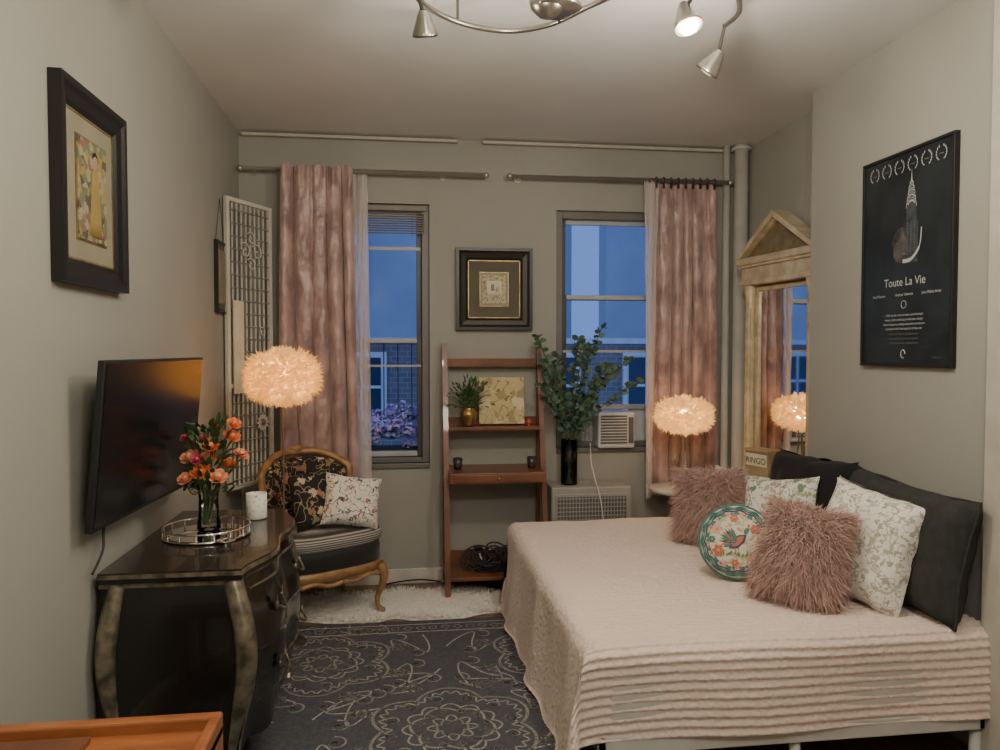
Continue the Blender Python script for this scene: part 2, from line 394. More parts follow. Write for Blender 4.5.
# white fur rug
M_fur=mat('white_fur',(.85,.83,.79),.95,c2=(.75,.72,.68),scale=40)
b=MB('sheepskin_rug')
def edge(a):
    c,s_=math.cos(a),math.sin(a); k=(abs(c)**4+abs(s_)**4)**(-.25)
    return (.60*k*(1+.04*math.sin(7*a)+.03*math.sin(13*a+1)),.24*k*(1+.10*math.sin(9*a)+.06*math.sin(17*a+1)))
cx,cy=-.02,4.10
def fr(u,v):
    a=2*pi*u; e=edge(a); z=.002+.020*(1-v**6)
    return (cx+e[0]*v*math.cos(a),cy+e[1]*v*math.sin(a),z)
b.grid(fr,90,8,M_fur)
for i in range(7000):
    a=random.random()*2*pi; v=math.sqrt(random.random()); e=edge(a)
    p=V((cx+e[0]*v*math.cos(a),cy+e[1]*v*math.sin(a),.012)); 
    b.strand(p,(random.uniform(-1,1)+math.cos(a)*v,random.uniform(-1,1)+math.sin(a)*v,.5),.035,.0020,M_fur,.2,.4)
b.done()

# ------------------------------------------------------------------ bombe chest
b=MB('bombe_chest')
ZT=.73; X0=-.905; Y0=2.375; Y1=3.22
def bom(z):
    t=max(0,min(1,z/ZT)); return .055*math.sin(pi*min(1,max(0,(t-.18)/.82)))
def serp(t):
    return .045*math.sin(pi*t)**2-.02*math.cos(4*pi*t)+.02
def outline(z,over=0,n=40):
    pts=[]; o=bom(z)+over
    ya,yb=Y0-o*.7,Y1+o*.7; xf=-.52+o
    for i in range(9): pts.append((X0+(xf-X0)*i/8,ya+ .0))
    for i in range(1,n): t=i/n; pts.append((xf+serp(t)-serp(0),ya+(yb-ya)*t))
    for i in range(9): pts.append((xf+(X0-xf)*i/8,yb))
    return pts
zs=[.16+(.69-.16)*i/20 for i in range(21)]
rows=[outline(z) for z in zs]; n=len(rows[0])
vs=[(p[0],p[1],z) for z,r in zip(zs,rows) for p in r]
for i in range(n):
    x,y,z=vs[i]; vs[i]=(x,y,z-.03*abs(math.sin(i/n*3*pi*1.6)))
fs=[(i*n+k,i*n+(k+1)%n,(i+1)*n+(k+1)%n,(i+1)*n+k) for i in range(20) for k in range(n)]
b.add(vs,fs,M_black,True); b.add([(p[0],p[1],.17) for p in rows[0]],[list(range(n))],M_black)
M_top=mat('chest_top_lacquer',(.016,.011,.009),.25,c2=(.026,.017,.012),coat=.4,scale=6)
def slab(z0,z1,ov,mt):
    o=outline(ZT,ov); n=len(o)
    b.add([(max(p[0],XL+.004),p[1],z) for z in (z0,z1) for p in o],[(k,(k+1)%n,n+(k+1)%n,n+k) for k in range(n)]+[list(range(n)),list(range(n,2*n))],mt)
slab(.683,.698,.018,M_silver); slab(.698,.714,.032,M_black); slab(.714,.7265,.036,M_silver); slab(.7266,.732,.031,M_top)
def leg(xf,yf,sx,sy,R=1):
    prof=[(.69,-.006,.030),(.64,.010,.031),(.56,.032,.033),(.47,.042,.033),(.38,.034,.030),(.28,.012,.026),(.18,-.008,.022),(.10,-.010,.019),(.05,.004,.018),(.030,.022,.019),(.0295,.026,.018)]
    pts=smoothpts([(xf+sx*o,yf+sy*o,z) for z,o,r in prof],4); rs=[]
    for i in range(len(prof)-1):
        for k in range(4): rs.append((prof[i][2]+(prof[i+1][2]-prof[i][2])*k/4)*R)
    rs.append(prof[-1][2]*R); b.tube(pts,rs,M_silver,14)
    b.cyl((xf+sx*.026,yf+sy*.026,.0115),(xf+sx*.026,yf+sy*.026,.032),.022,M_silver,14)
leg(-.515,Y0+.000,1,-.9); leg(-.515,Y1-.000,1,.9); leg(-.858,Y0+.000,-.5,-.9,.9); leg(-.858,Y1-.000,-.5,.9,.9)
for z in (.28,.47,.645):
    pts=[]
    for i in range(31):
        t=.07+.86*i/30; o=bom(z); pts.append((-.52+o+serp(t)-serp(0)+.001,Y0+(Y1-Y0)*t,z))
    b.tube(pts,.005,M_silver,6)
for z in (.36,.56):
    for tc_ in (.24,.76):
        o=bom(z); x=-.52+o+serp(tc_)-serp(0); y=Y0+(Y1-Y0)*tc_
        pts=[(x+.004+.022*math.sin(pi*i/14),y-.05+.1*i/14,z-.028*math.sin(pi*i/14)) for i in range(15)]
        b.tube(pts,.005,M_silver,8)
        for yy in (y-.05,y+.05): b.ball((x+.004,yy,z),.013,M_silver,(.5,1,1.2),10); b.leaf((x+.006,yy,z+.008),(0,0,1),(0,1,0),.03,.026,M_silver)
b.done()
ZD=.732
b=MB('mirrored_tray',(-.70,2.80,ZD+.001))
b.lathe([(0,0),(.148,0),(.152,.006),(.148,.010),(0,.010)],M_chrome,n=48,cap=False)
M_mirror=mat('mirror_glass',(.85,.85,.85),.03,1)
b.lathe([(.0,.0105),(.143,.0105)],M_mirror,n=48,cap=False)
b.tube([(.148*math.cos(a*pi/24),.148*math.sin(a*pi/24),.034) for a in range(49)],.0035,M_chrome,8)
for k in range(16): a=k*pi/8; b.cyl((.148*math.cos(a),.148*math.sin(a),.008),(.148*math.cos(a),.148*math.sin(a),.034),.0025,M_chrome,6)
b.done()
b=MB('vase_of_roses',(-.70,2.83,ZD+.013))
b.lathe([(0,0),(.038,0),(.042,.01),(.036,.06),(.034,.12),(.044,.19)],M_glass,cap=False)
b.lathe([(0,.006),(.036,.006),(.033,.06),(.032,.11),(0,.11)],M_glass,cap=False)
M_ros=[mat('rose_orange',(.80,.20,.06),.6,c2=(.85,.30,.11),scale=30),mat('rose_coral',(.80,.30,.17),.6,c2=(.85,.42,.25),scale=30),mat('rose_magenta',(.50,.05,.12),.6,c2=(.6,.1,.2),scale=30)]
def rose(c,r,mt,d):
    T=orient(c,d)
    b.ball((0,0,r*.2),r*.45,mt,(1,1,1.1),10,T)
    for ring,(nn,rr,hh,op) in enumerate(((4,.45,.75,.15),(5,.72,.7,.45),(6,.95,.5,.85))):
        for k in range(nn):
            a0=2*pi*k/nn+ring*.6; wd=2*pi/nn*.72
            def fn(u,v):
                a=a0+(u-.5)*wd*(1.0-.35*v*v)*1.4; q=r*(rr*(.35+.65*math.sin(v*pi/2))+op*.25*v*v); return (q*math.cos(a),q*math.sin(a),r*(-.35+hh*1.3*v-(.12*(2*u-1)**2)*v))
            b.grid(fn,4,4,mt,True,T)
ros=[(-.055,-.03,.29,.034,1),(-.01,-.06,.24,.036,0),(.045,-.05,.22,.034,1),(.02,-.04,.33,.03,0),(.085,-.01,.36,.032,0),(.11,.02,.29,.030,1),(-.03,.04,.35,.026,2),(.06,.05,.25,.034,0),(-.06,-.07,.22,.028,1),(.0,.0,.28,.036,1),(.10,-.04,.41,.026,0),(-.015,-.09,.29,.022,2),(.02,.02,.40,.018,2),(-.075,-.01,.36,.020,2)]
for x,y,z,r,k in ros:
    z-=.02; b.tube(smoothpts([(x*.1-.01,y*.1,.02),(x*.25,y*.25,.14),(x*.7,y*.7,z-.06),(x,y,z-r*.5)],4),.0022,M_stem,6)
    rose((x,y,z),r*.90,M_ros[k],(x*3,y*3-.25,.5))
for i in range(160):
    a=random.random()*6.28; rr=random.uniform(.02,.10); z=random.uniform(.13,.39); x=rr*math.cos(a)
    x=max(x,-.075)
    b.leaf((x,rr*math.sin(a),z),(math.cos(a)*.8 if x>-.05 else .3,math.sin(a),random.uniform(-.2,1)),(math.sin(a),-math.cos(a),.3),random.uniform(.03,.055),.022,M_green,-.3)
b.done()
b=MB('ceramic_candle',(-.575,3.06,ZD+.001)); M_cer=floral('candle_ceramic',(.78,.75,.70),[(.55,.5,.42),(.35,.33,.3)],60,.25,.01)
b.lathe([(0,0),(.037,0),(.040,.005),(.040,.10),(.036,.10),(.036,.075),(0,.075)],M_cer,cap=False); b.lathe([(0,.076),(.035,.076)],M_cream,cap=False); b.cyl((0,0,.075),(0,0,.09),.0015,M_blackm,6); b.done()
b=MB('silver_trinket_dish',(-.60,2.64,ZD+.001)); b.lathe([(0,0),(.02,0),(.01,.006),(.03,.016),(.034,.02),(.028,.018),(0,.010)],M_chrome,cap=False); b.done()

# ------------------------------------------------------------------ TV
M_screen=mat('tv_screen',(.006,.007,.010),.22,spec=.3)
P00=V((-.868,2.225,.88));P10=V((-.818,3.07,.88));P01=V((-.822,2.225,1.37));P11=V((-.772,3.07,1.37))
b=MB('wall_tv'); nrm=(P10-P00).cross(P01-P00).normalized()
if nrm.x<0: nrm=-nrm
ex=(P10-P00).normalized(); ez=nrm.cross(ex); 
if ez.z<0: ez=-ez
c=(P00+P11)/2; T=Matrix((( ex.x,-nrm.x,ez.x,c.x),(ex.y,-nrm.y,ez.y,c.y),(ex.z,-nrm.z,ez.z,c.z),(0,0,0,1)))
w=(P10-P00).length/2; h=(P01-P00).length/2
b.box(-w,w,0,.022,-h,h,M_blackm,.004,T=T)
b.box(-w+.008,w-.008,-.002,.001,-h+.014,h-.008,M_screen,T=T)
b.box(-.18,.18,.02,.045,-.14,.10,M_blackm,.01,T=T)
b.box(XL,XL+.012,2.56,2.76,1.03,1.25,M_blackm,.002)
b.cyl((XL+.01,2.66,1.14),(c.x-.02,2.66,1.14),.018,M_blackm)
b.done()
b=MB('tv_power_cord'); b.tube(smoothpts([(-.878,2.42,.93),(-.90,2.40,.86),(-.893,2.37,.80),(-.905,2.32,.74)]),.004,M_blackm,6); b.done()

# ------------------------------------------------------------------ framed art
def frame(b,w,h,fw,d,mt,mt2,matm,mw,pic,inner=None):
    W,H=w/2,h/2
    prof=[(0,0),(0,-d),(fw*.25,-d*1.0),(fw*.45,-d*.78),(fw*.8,-d*.62),(fw,-d*.4),(fw,0)]
    cs=[(-W,-H),(W,-H),(W,H),(-W,H)]
    vs=[]
    for (o,y) in prof:
        for (x,z) in cs: vs.append((x-math.copysign(o,x),y,z-math.copysign(o,z)))
    fs=[(i*4+k,i*4+(k+1)%4,(i+1)*4+(k+1)%4,(i+1)*4+k) for i in range(len(prof)-1) for k in range(4)]
    b.add(vs,fs,mt)
    g=.006
    for (xa,xb,za,zb) in ((-W+fw,W-fw,H-fw-g,H-fw),(-W+fw,W-fw,-H+fw,-H+fw+g),(-W+fw,-W+fw+g,-H+fw,H-fw),(W-fw-g,W-fw,-H+fw,H-fw)):
        b.box(xa,xb,-d*.4,-.004,za,zb,mt2)
    b.box(-W+fw,W-fw,-.012,-.004,-H+fw,H-fw,matm)
    a=W-fw-mw; c=H-fw-mw
    b.box(-a-.005,a+.005,-.015,-.011,-c-.005,c+.005,mt2)
    b.box(-a,a,-.018,-.012,-c,c,pic)
M_matg=mat('mat_board_sage',(.27,.25,.18),.8); M_mato=mat('mat_board_olive',(.12,.11,.08),.8)
M_frm=mat('frame_black',(.010,.009,.009),.38)
M_mos=floral('painting_mosaic',(.26,.21,.10),[(.30,.23,.09),(.15,.17,.09),(.32,.28,.19),(.09,.08,.05),(.22,.12,.09)],40,.9,.03,vine=(.08,.07,.04))
b=MB('framed_painting',(XL+.001,2.375,1.865),(0,0,pi/2)); frame(b,.475,.56,.070,.035,M_frm,M_gold,M_matg,.065,M_mos)
M_skin=mat('painted_skin',(.35,.24,.17),.8); M_dress=mat('painted_dress',(.34,.24,.07),.8)
b.ball((.02,-.018,.09),.020,M_skin,(1,.1,1.2)); b.lathe([(0,.07),(.02,.065),(.03,.0),(.04,-.08),(.045,-.13),(0,-.13)],M_dress,(0,0,0),T=Matrix.Translation((.02,-.018,0))@Matrix.Diagonal((1,.06,1,1)),cap=False)
b.ball((.02,-.0175,.105),.021,M_frm,(1,.08,.9))
b.done()
M_sketch=floral('sketch_print',(.55,.49,.36),[(.3,.25,.18),(.45,.38,.25)],40,.35,.03,vine=(.12,.1,.08))
b=MB('framed_print',(.551,4.499,1.765)); frame(b,.46,.49,.072,.04,M_frm,M_gold,M_mato,.075,mat('mat_board_sage_light',(.34,.32,.24),.8))
b.box(-.072,.072,-.021,-.016,-.085,.085,M_sketch); b.box(-.045,.045,-.023,-.020,-.03,.05,M_cream); b.box(-.02,.0,-.024,-.022,-.01,.03,M_black); b.box(.01,.03,-.024,-.022,-.02,.02,M_sketch); b.done()
b=MB('hanging_picture',(XL+.001,4.00,1.77),(0,0,pi/2)); frame(b,.22,.36,.018,.02,M_frm,M_gold,M_mato,.03,M_matg)
b.tube([(-.09,-.005,.18),(0,-.005,.40),(.09,-.005,.18)],.0015,M_blackm,5); b.done()

# ------------------------------------------------------------------ movie poster
M_post=mat('poster_night',(.010,.013,.015),.35,c2=(.024,.031,.036),scale=4,detail=5)
M_pt=mat('poster_print_grey',(.46,.49,.51),.6); M_pd=mat('poster_print_dim',(.13,.14,.15),.6); M_pf=mat('poster_face',(.10,.09,.09),.6,c2=(.02,.022,.026),scale=16); M_pb=mat('poster_building',(.055,.066,.078),.6,c2=(.025,.032,.04),scale=40)
b=MB('movie_poster',(XR-.001,2.735,1.76),(0,0,-pi/2)); W,H=.27,.425
for (xa,xb,za,zb) in ((-W,W,H-.012,H),(-W,W,-H,-H+.012),(-W,-W+.012,-H+.012,H-.012),(W-.012,W,-H+.012,H-.012)): b.box(xa,xb,-.022,0,za,zb,M_blackm,.002)
b.box(-W+.012,W-.012,-.014,0,-H+.012,H-.012,M_post)
yy=-.0155
for k in range(6):
    x=-.195+k*.078
    for s_ in (-1,1):
        for j in range(6):
            a=-1.1+j*.42; px=x+s_*.025*math.cos(a); pz=.362+.025*math.sin(a)
            b.leaf((px,yy,pz),(s_*-.5*math.sin(a)+s_*.3,0,math.cos(a)),(1,0,.2),.012,.006,M_pt)
    b.box(x-.012,x+.012,yy-.0002,yy,.360,.364,M_pd)
tx=.035
b.box(tx-.040,tx+.040,yy+.0006,yy+.001,-.02,.14,M_pb); b.box(tx-.030,tx+.030,yy+.0004,yy+.001,.14,.20,M_pb)
for r_ in (-1,0,1):
    for j in range(14): b.box(tx+r_*.020-.002,tx+r_*.020+.002,yy,yy+.0008,-.01+j*.011,-.005+j*.011,M_pd)
for i,(hw,zc) in enumerate(((.030,.195),(.025,.222),(.020,.246),(.015,.267),(.010,.285))):
    b.add([(tx+hw*math.cos(a*pi/10),yy+.0003-.00003*i,zc+hw*1.25*math.sin(a*pi/10)) for a in range(11)],[list(range(11))],M_pb)
    b.tube([(tx+hw*math.cos(a*pi/10),yy,zc+hw*1.25*math.sin(a*pi/10)) for a in range(11)],.0013,M_pt,4)
    for a in range(2,9): 
        q=a*pi/10; b.leaf((tx+hw*.62*math.cos(q),yy-.0002,zc+hw*.72*math.sin(q)),(math.cos(q),0,math.sin(q)*1.2),(math.sin(q),0,-math.cos(q)),hw*.33,hw*.22,M_pt)
b.add([(tx-.004,yy,.295),(tx+.004,yy,.295),(tx,yy,.345)],[(0,1,2)],M_pt)
for (xa,xb,zb) in ((-.20,-.13,.02),(-.12,-.07,.06),(.12,.17,.05),(.18,.24,.0)): b.box(xa,xb,yy+.0008,yy+.0012,-.07,zb,M_post)
b.ball((-.02,yy+.0022,.055),.065,M_pf,(1,.03,1.2)); b.ball((-.045,yy+.0012,.065),.016,M_pd,(1,.05,.3)); b.ball((-.005,yy+.0012,.02),.016,M_pd,(1,.05,.4))
b.tube(smoothpts([(-.01,yy,-.01),(.04,yy,-.005),(.085,yy,.04),(.095,yy,.11)]),[.008]*6+[.006]*6+[.003]*7,M_pt,8,T=Matrix.Translation((0,yy*.9,0))@Matrix.Diagonal((1,.1,1,1)))
b.text('Toute La Vie',.047,0,-.105,yy,M_pt)
for k,(x) in enumerate((-.155,0,.155)): b.text(('Ana Murano','Andrea Valencia','Juan Pablo Arias')[k],.016,x,-.145,yy,M_pt)
b.tube([(.015*math.cos(a*pi/8),yy,-.18+.015*math.sin(a*pi/8)) for a in range(17)],.0012,M_pt,5)
for i in range(4): b.text(('a film by the river written and directed','music camera editing production design','sound costume casting executive producers','produced with the support of the city')[i],.014,0,-.225-i*.018,yy,M_pt)
for i in range(3): b.text('selected festival presentation',.015,0,-.30-i*.018,yy,M_pd)
b.tube([(.012*math.cos(a*pi/8)+.0,yy,-.375+.016*math.sin(a*pi/8)) for a in range(14)],.002,M_pt,5)
b.text('coming soon',.012,.19,-.39,yy,M_pd)
b.done()

# ------------------------------------------------------------------ pediment mirror (stands angled against the recess wall)
M_cg=mat('champagne_gilt',(.68,.60,.43),.38,.3,c2=(.48,.40,.26),scale=14)
M_cgd=mat('dark_gilt',(.30,.24,.14),.45,.4,c2=(.18,.14,.08),scale=14)
b=MB('pediment_mirror',(2.079,3.849,0),(0,0,math.radians(-82.4)))
HW=.33
b.box(-HW,HW,-.085,0,0,.14,M_cg,.006); b.box(-HW+.01,HW-.01,-.02,0,.14,1.78,M_cgd,.003)
b.box(-HW,HW,-.09,0,1.77,1.80,M_cg,.006); b.box(-HW+.01,HW-.01,-.08,0,1.80,1.87,M_cg,.003); b.box(-HW,HW,-.095,0,1.87,1.885,M_cg,.004); b.box(-HW-.018,HW+.018,-.105,0,1.885,1.925,M_cg,.008)
for x in (-.275,.275):
    b.lathe([(.042,.14),(.042,.17),(.034,.18),(.040,.20),(.032,.22),(.028,1.66),(.033,1.68),(.030,1.70),(.040,1.74),(.042,1.77)],M_cg,(x,-.043,0),24)
    for k in range(10):
        a=2*pi*k/10; b.cyl((x+.031*math.cos(a),-.043+.031*math.sin(a),.24),(x+.0275*math.cos(a),-.043+.0275*math.sin(a),1.64),.0038,M_cg,6)
    b.box(x-.045,x+.045,-.03,-.018,.14,1.77,M_cg,.003)
b.box(-.215,.215,-.027,-.021,.16,1.75,M_mirror)
for (xa,xb,za,zb) in ((-.232,.232,1.735,1.76),(-.232,.232,.15,.175),(-.232,-.21,.17,1.74),(.21,.232,.17,1.74)): b.box(xa,xb,-.038,-.02,za,zb,M_cg,.004)
hw=HW+.018; zb_,za_=1.925,2.155
b.add([(-hw+.03,-.06,zb_),(hw-.03,-.06,zb_),(0,-.06,za_-.02),(-hw+.03,0,zb_),(hw-.03,0,zb_),(0,0,za_-.02)],[(0,1,2),(3,5,4),(0,2,5,3),(1,4,5,2)],M_cgd)
for s_ in (-1,1):
    for (t,d,o) in ((.035,.105,0),(.016,.08,-.03)):
        p0=V((s_*hw,0,zb_+o+.0)); p1=V((0,0,za_+o))
        q=[p0,p1,p1-V((0,0,t)),p0+V((-s_*t*1.2,0,0)) ]
        vs=[(p.x,-d,max(p.z,zb_)) for p in q]+[(p.x,0,max(p.z,zb_)) for p in q]
        b.add(vs,[(0,1,2,3),(7,6,5,4),(0,4,5,1),(3,2,6,7),(0,3,7,4)],M_cg)
b.done()

# ------------------------------------------------------------------ security gate panel / screen
b=MB('window_gate')
A=V((-.905,4.06,0)); B=V((-.735,4.40,0)); ex=(B-A).normalized(); Lw=(B-A).length
T=Matrix(((ex.x,-ex.y,0,A.x),(ex.y,ex.x,0,A.y),(0,0,1,0),(0,0,0,1)))
M_gate=mat('gate_cream_metal',(.62,.60,.54),.5)
z0,z1=.66,2.20
for x in (0,Lw-.022): b.box(x,x+.022,-.012,.012,z0,z1,M_gate,.003,T)
for z in (z0,z1-.022,1.20): b.box(.02,Lw-.02,-.012,.012,z,z+.022,M_gate,.003,T)
for i in range(1,9): x=.022+i*(Lw-.044)/9; b.cyl((x,.006,z0),(x,.006,z1),.006,M_gate,6,T=T)
for i in range(22): z=z0+.05+i*.068; b.cyl((.02,-.004,z),(Lw-.02,-.004,z),.003,M_gate,5,T=T)
for (x,z,r) in ((.14,1.93,.05),(.24,1.93,.05),(.19,1.86,.04),(.19,2.0,.04),(.10,1.50,.03),(.28,1.50,.03)):
    b.tube([(x+r*t/9*math.cos(t),-.014,z+r*t/9*math.sin(t)) for t in [k*.35 for k in range(26)]],.004,M_gate,5,T=T)
for k in range(12):
    a=k*pi/6; b.leaf(T@V((.27,-.02,1.00)),(T.to_3x3()@V((math.cos(a),0,math.sin(a)))),(T.to_3x3()@V((-math.sin(a),0,math.cos(a)))),.055,.022,M_white)
b.ball(T@V((.27,-.022,1.00)),.014,M_gold)
b.box(.03,.105,-.03,-.017,1.17,1.66,M_cream,.002,T)
b.done()

# ------------------------------------------------------------------ feather lamps
def feathermat(name,es,ec):
    m=bpy.data.materials.new(name); m.use_nodes=True; nt=m.node_tree; N=nt.nodes; L=nt.links; N.clear()
    o=N.new('ShaderNodeOutputMaterial'); d=N.new('ShaderNodeBsdfDiffuse'); t=N.new('ShaderNodeBsdfTranslucent'); e=N.new('ShaderNodeEmission')
    no=N.new('ShaderNodeTexNoise'); no.inputs['Scale'].default_value=25; r=N.new('ShaderNodeValToRGB'); r.color_ramp.elements[0].color=(.78,.62,.34,1); r.color_ramp.elements[1].color=(.90,.78,.52,1)
    L.new(no.outputs[0],r.inputs[0]); L.new(r.outputs[0],d.inputs[0]); L.new(r.outputs[0],t.inputs[0])
    e.inputs[0].default_value=c4(ec); e.inputs[1].default_value=es
    m1=N.new('ShaderNodeMixShader'); m1.inputs[0].default_value=.6; a=N.new('ShaderNodeAddShader')
    L.new(d.outputs[0],m1.inputs[1]); L.new(t.outputs[0],m1.inputs[2]); L.new(m1.outputs[0],a.inputs[0]); L.new(e.outputs[0],a.inputs[1]); L.new(a.outputs[0],o.inputs[0]); return m
M_fe1=feathermat('feather_lit',.32,(1,.50,.14)); M_fe2=feathermat('feather_lit_pale',.36,(1,.58,.22))
M_bulb=mat('lamp_bulb',(1,.8,.5),.5,emit=(1,.62,.25),es=10)
def featherlamp(b,c,rx,rz,mt,n=1700):
    c=V(c)
    b.ball(c,.035,M_bulb)
    def se(nv):
        q=(math.hypot(nv.x,nv.y)**3+abs(nv.z)**3)**(-1/3); return nv*q
    for i in range(n):
        z=random.uniform(-1,1); a=random.random()*2*pi; r=math.sqrt(1-z*z)
        k=.74; nv=se(V((r*math.cos(a),r*math.sin(a),z)))
        p=c+V((nv.x*rx*k,nv.y*rx*k,nv.z*rz*k))
        tang=V((-math.sin(a),math.cos(a),0)); d=V((nv.x,nv.y,nv.z*.45))*.6+tang*random.uniform(-.7,.7)+V((0,0,random.uniform(-.7,.45)))
        sd=(tang+V((0,0,random.uniform(-.5,.5))))
        b.leaf(p,d,sd,random.uniform(.24,.36)*rx,random.uniform(.016,.034),mt,random.uniform(-.4,.5))
    for i in range(n):
        z=random.uniform(-1,1); a=random.random()*2*pi; r=math.sqrt(1-z*z); nv=se(V((r*math.cos(a),r*math.sin(a),z)))
        b.strand(c+V((nv.x*rx*.86,nv.y*rx*.86,nv.z*rz*.86)),nv+V((random.uniform(-.6,.6),random.uniform(-.6,.6),random.uniform(-.6,.3))),rx*.22,.0010,mt,.3,.5)
M_pole=mat('lamp_pole_bronze',(.16,.13,.10),.4,.8)
b=MB('feather_floor_lamp',(-.555,3.62,0))
b.lathe([(0,0.001),(.10,0.001),(.10,.012),(.02,.02),(.006,.04)],M_pole,cap=False); b.cyl((0,0,.02),(0,0,1.24),.0045,M_pole,10)
featherlamp(b,(0,0,1.275),.180,.122,M_fe1); b.done()
b=MB('side_table',(1.60,4.19,0)); M_tbl=mat('side_table_white',(.55,.54,.52),.3)
b.lathe([(0,.575),(.16,.575),(.17,.58),(.17,.595),(.165,.60),(0,.60)],M_tbl,n=40,cap=False)
b.lathe([(0,.0),(.12,.0),(.12,.01),(.025,.03),(.02,.3),(.02,.54),(.06,.575)],M_tbl,cap=False); b.done()
b=MB('feather_table_lamp',(1.615,4.15,.601))
for k in range(3):
    a=k*2*pi/3+.5; b.tube(smoothpts([(.075*math.cos(a),.075*math.sin(a),.004),(.035*math.cos(a),.035*math.sin(a),.12),(.012*math.cos(a),.012*math.sin(a),.24),(.02*math.cos(a),.02*math.sin(a),.36)]),.004,M_chrome,8)
    b.ball((.075*math.cos(a),.075*math.sin(a),.007),.007,M_chrome,n=8)
b.tube([(.05*math.cos(t*pi/12),.05*math.sin(t*pi/12),.09) for t in range(25)],.003,M_chrome,6)
featherlamp(b,(0,0,.425),.173,.092,M_fe2,1400); b.done()

# ------------------------------------------------------------------ ladder shelf
b=MB('ladder_shelf')
xl,xr=.235,.80; pw=.03
for x in (xl,xr):
    b.add([(x,4.13,.026),(x+pw,4.13,.026),(x+pw,4.17,.026),(x,4.17,.026),(x,4.43,1.44),(x+pw,4.43,1.44),(x+pw,4.465,1.44),(x,4.465,1.44)],[(0,1,2,3),(4,7,6,5),(0,4,5,1),(1,5,6,2),(2,6,7,3),(3,7,4,0)],M_redwood)
    b.box(x+.003,x+pw-.003,4.44,4.47,.026,1.40,M_redwood,.003)
    b.box(x+.004,x+pw-.004,4.17,4.45,.10,.13,M_redwood)
    b.box(x+.004,x+pw-.004,4.27,4.45,.62,.65,M_redwood)
b.box(xl+pw,xr,4.42,4.445,1.30,1.35,M_redwood,.003)
b.box(xl+pw,xr,4.29,4.465,.935,.955,M_redwood,.003); b.box(xl+pw,xr,4.455,4.468,.955,1.0,M_redwood)
b.box(xl+pw-.004,xr+.004,4.13,4.465,.655,.715,M_redwood,.004); b.box(xl+pw+.02,xr-.02,4.124,4.132,.665,.705,M_redwood,.003); b.ball(((xl+xr+pw)/2,4.118,.685),.009,M_brass)
b.box(xl+pw,xr,4.15,4.465,.105,.125,M_redwood,.003); b.box(xl+pw,xr,4.445,4.465,.125,.20,M_redwood)
b.done()
M_vg=mat('gold_vase',(.45,.30,.12),.3,.9)
b=MB('potted_plant',(.385,4.36,.956)); b.lathe([(0,0),(.022,0),(.03,.01),(.026,.02),(.045,.05),(.05,.075),(.035,.10),(.04,.108),(.034,.106),(0,.09)],M_vg,cap=False)
for i in range(230):
    a=random.random()*6.28; el=random.uniform(.1,1.5); L_=random.uniform(.04,.15); d=V((math.cos(a)*math.cos(el),math.sin(a)*math.cos(el)*.45,math.sin(el)*1.2))
    p=V((0,0,.10)); e=p+d*L_
    if i%3==0: b.cyl(p,e,.001,M_stem,4)
    b.leaf(e,d+V((0,-.1,-.3)),(random.uniform(-1,1),random.uniform(-1,1),0),.030,.014,M_green,-.2)
b.done()
M_map=floral('landscape_painting',(.55,.45,.24),[(.68,.6,.40),(.35,.30,.16),(.58,.47,.26)],14,.5,.1,vine=(.22,.17,.08))
b=MB('canvas_painting',(.585,4.41,1.10),(-.12,0,0)); b.box(-.135,.135,-.010,.010,-.138,.138,M_map,.002); b.done()
b=MB('small_ornament',(.74,4.34,.956)); b.ball((0,0,.022),.022,mat('ornament_red',(.35,.07,.05),.4)); b.lathe([(0,0),(.016,0),(.012,.006)],M_brass,cap=False); b.done()
for (x,cc) in ((.315,(.03,.03,.03)),(.745,(.04,.03,.03))):
    b=MB('votive_candle',(x,4.28,.716)); b.lathe([(0,0),(.02,0),(.026,.02),(.028,.065),(.025,.065),(.022,.02),(0,.012)],mat('votive_glass',cc,.15,coat=.5),cap=False); b.lathe([(0,.02),(.021,.02),(.021,.035),(0,.035)],M_cream,cap=False); b.done()
b=MB('cable_bundle',(.50,4.29,.127))
for k in range(20):
    cx,cy,cz=random.uniform(-.1,.12),random.uniform(-.05,.05),random.uniform(.02,.10); r1,r2=random.uniform(.04,.09),random.uniform(.03,.05); t1=random.uniform(-.8,.8)
    pts=[(cx+r1*math.cos(a),cy+r2*math.sin(a)*.8,max(.006,cz+.05*math.sin(a+t1))) for a in [j*.45 for j in range(15)]]
    b.tube(pts,.005,M_white if k==7 else M_blackm,6)
b.box(-.02,.08,-.04,.03,.0,.055,M_blackm,.006); b.done()
b=MB('floor_cable'); b.tube(smoothpts([(-.12,4.44,.012),(-.02,4.42,.035),(.1,4.43,.04),(.2,4.40,.036),(.22,4.38,.04)]),.005,M_blackm,6); b.done()

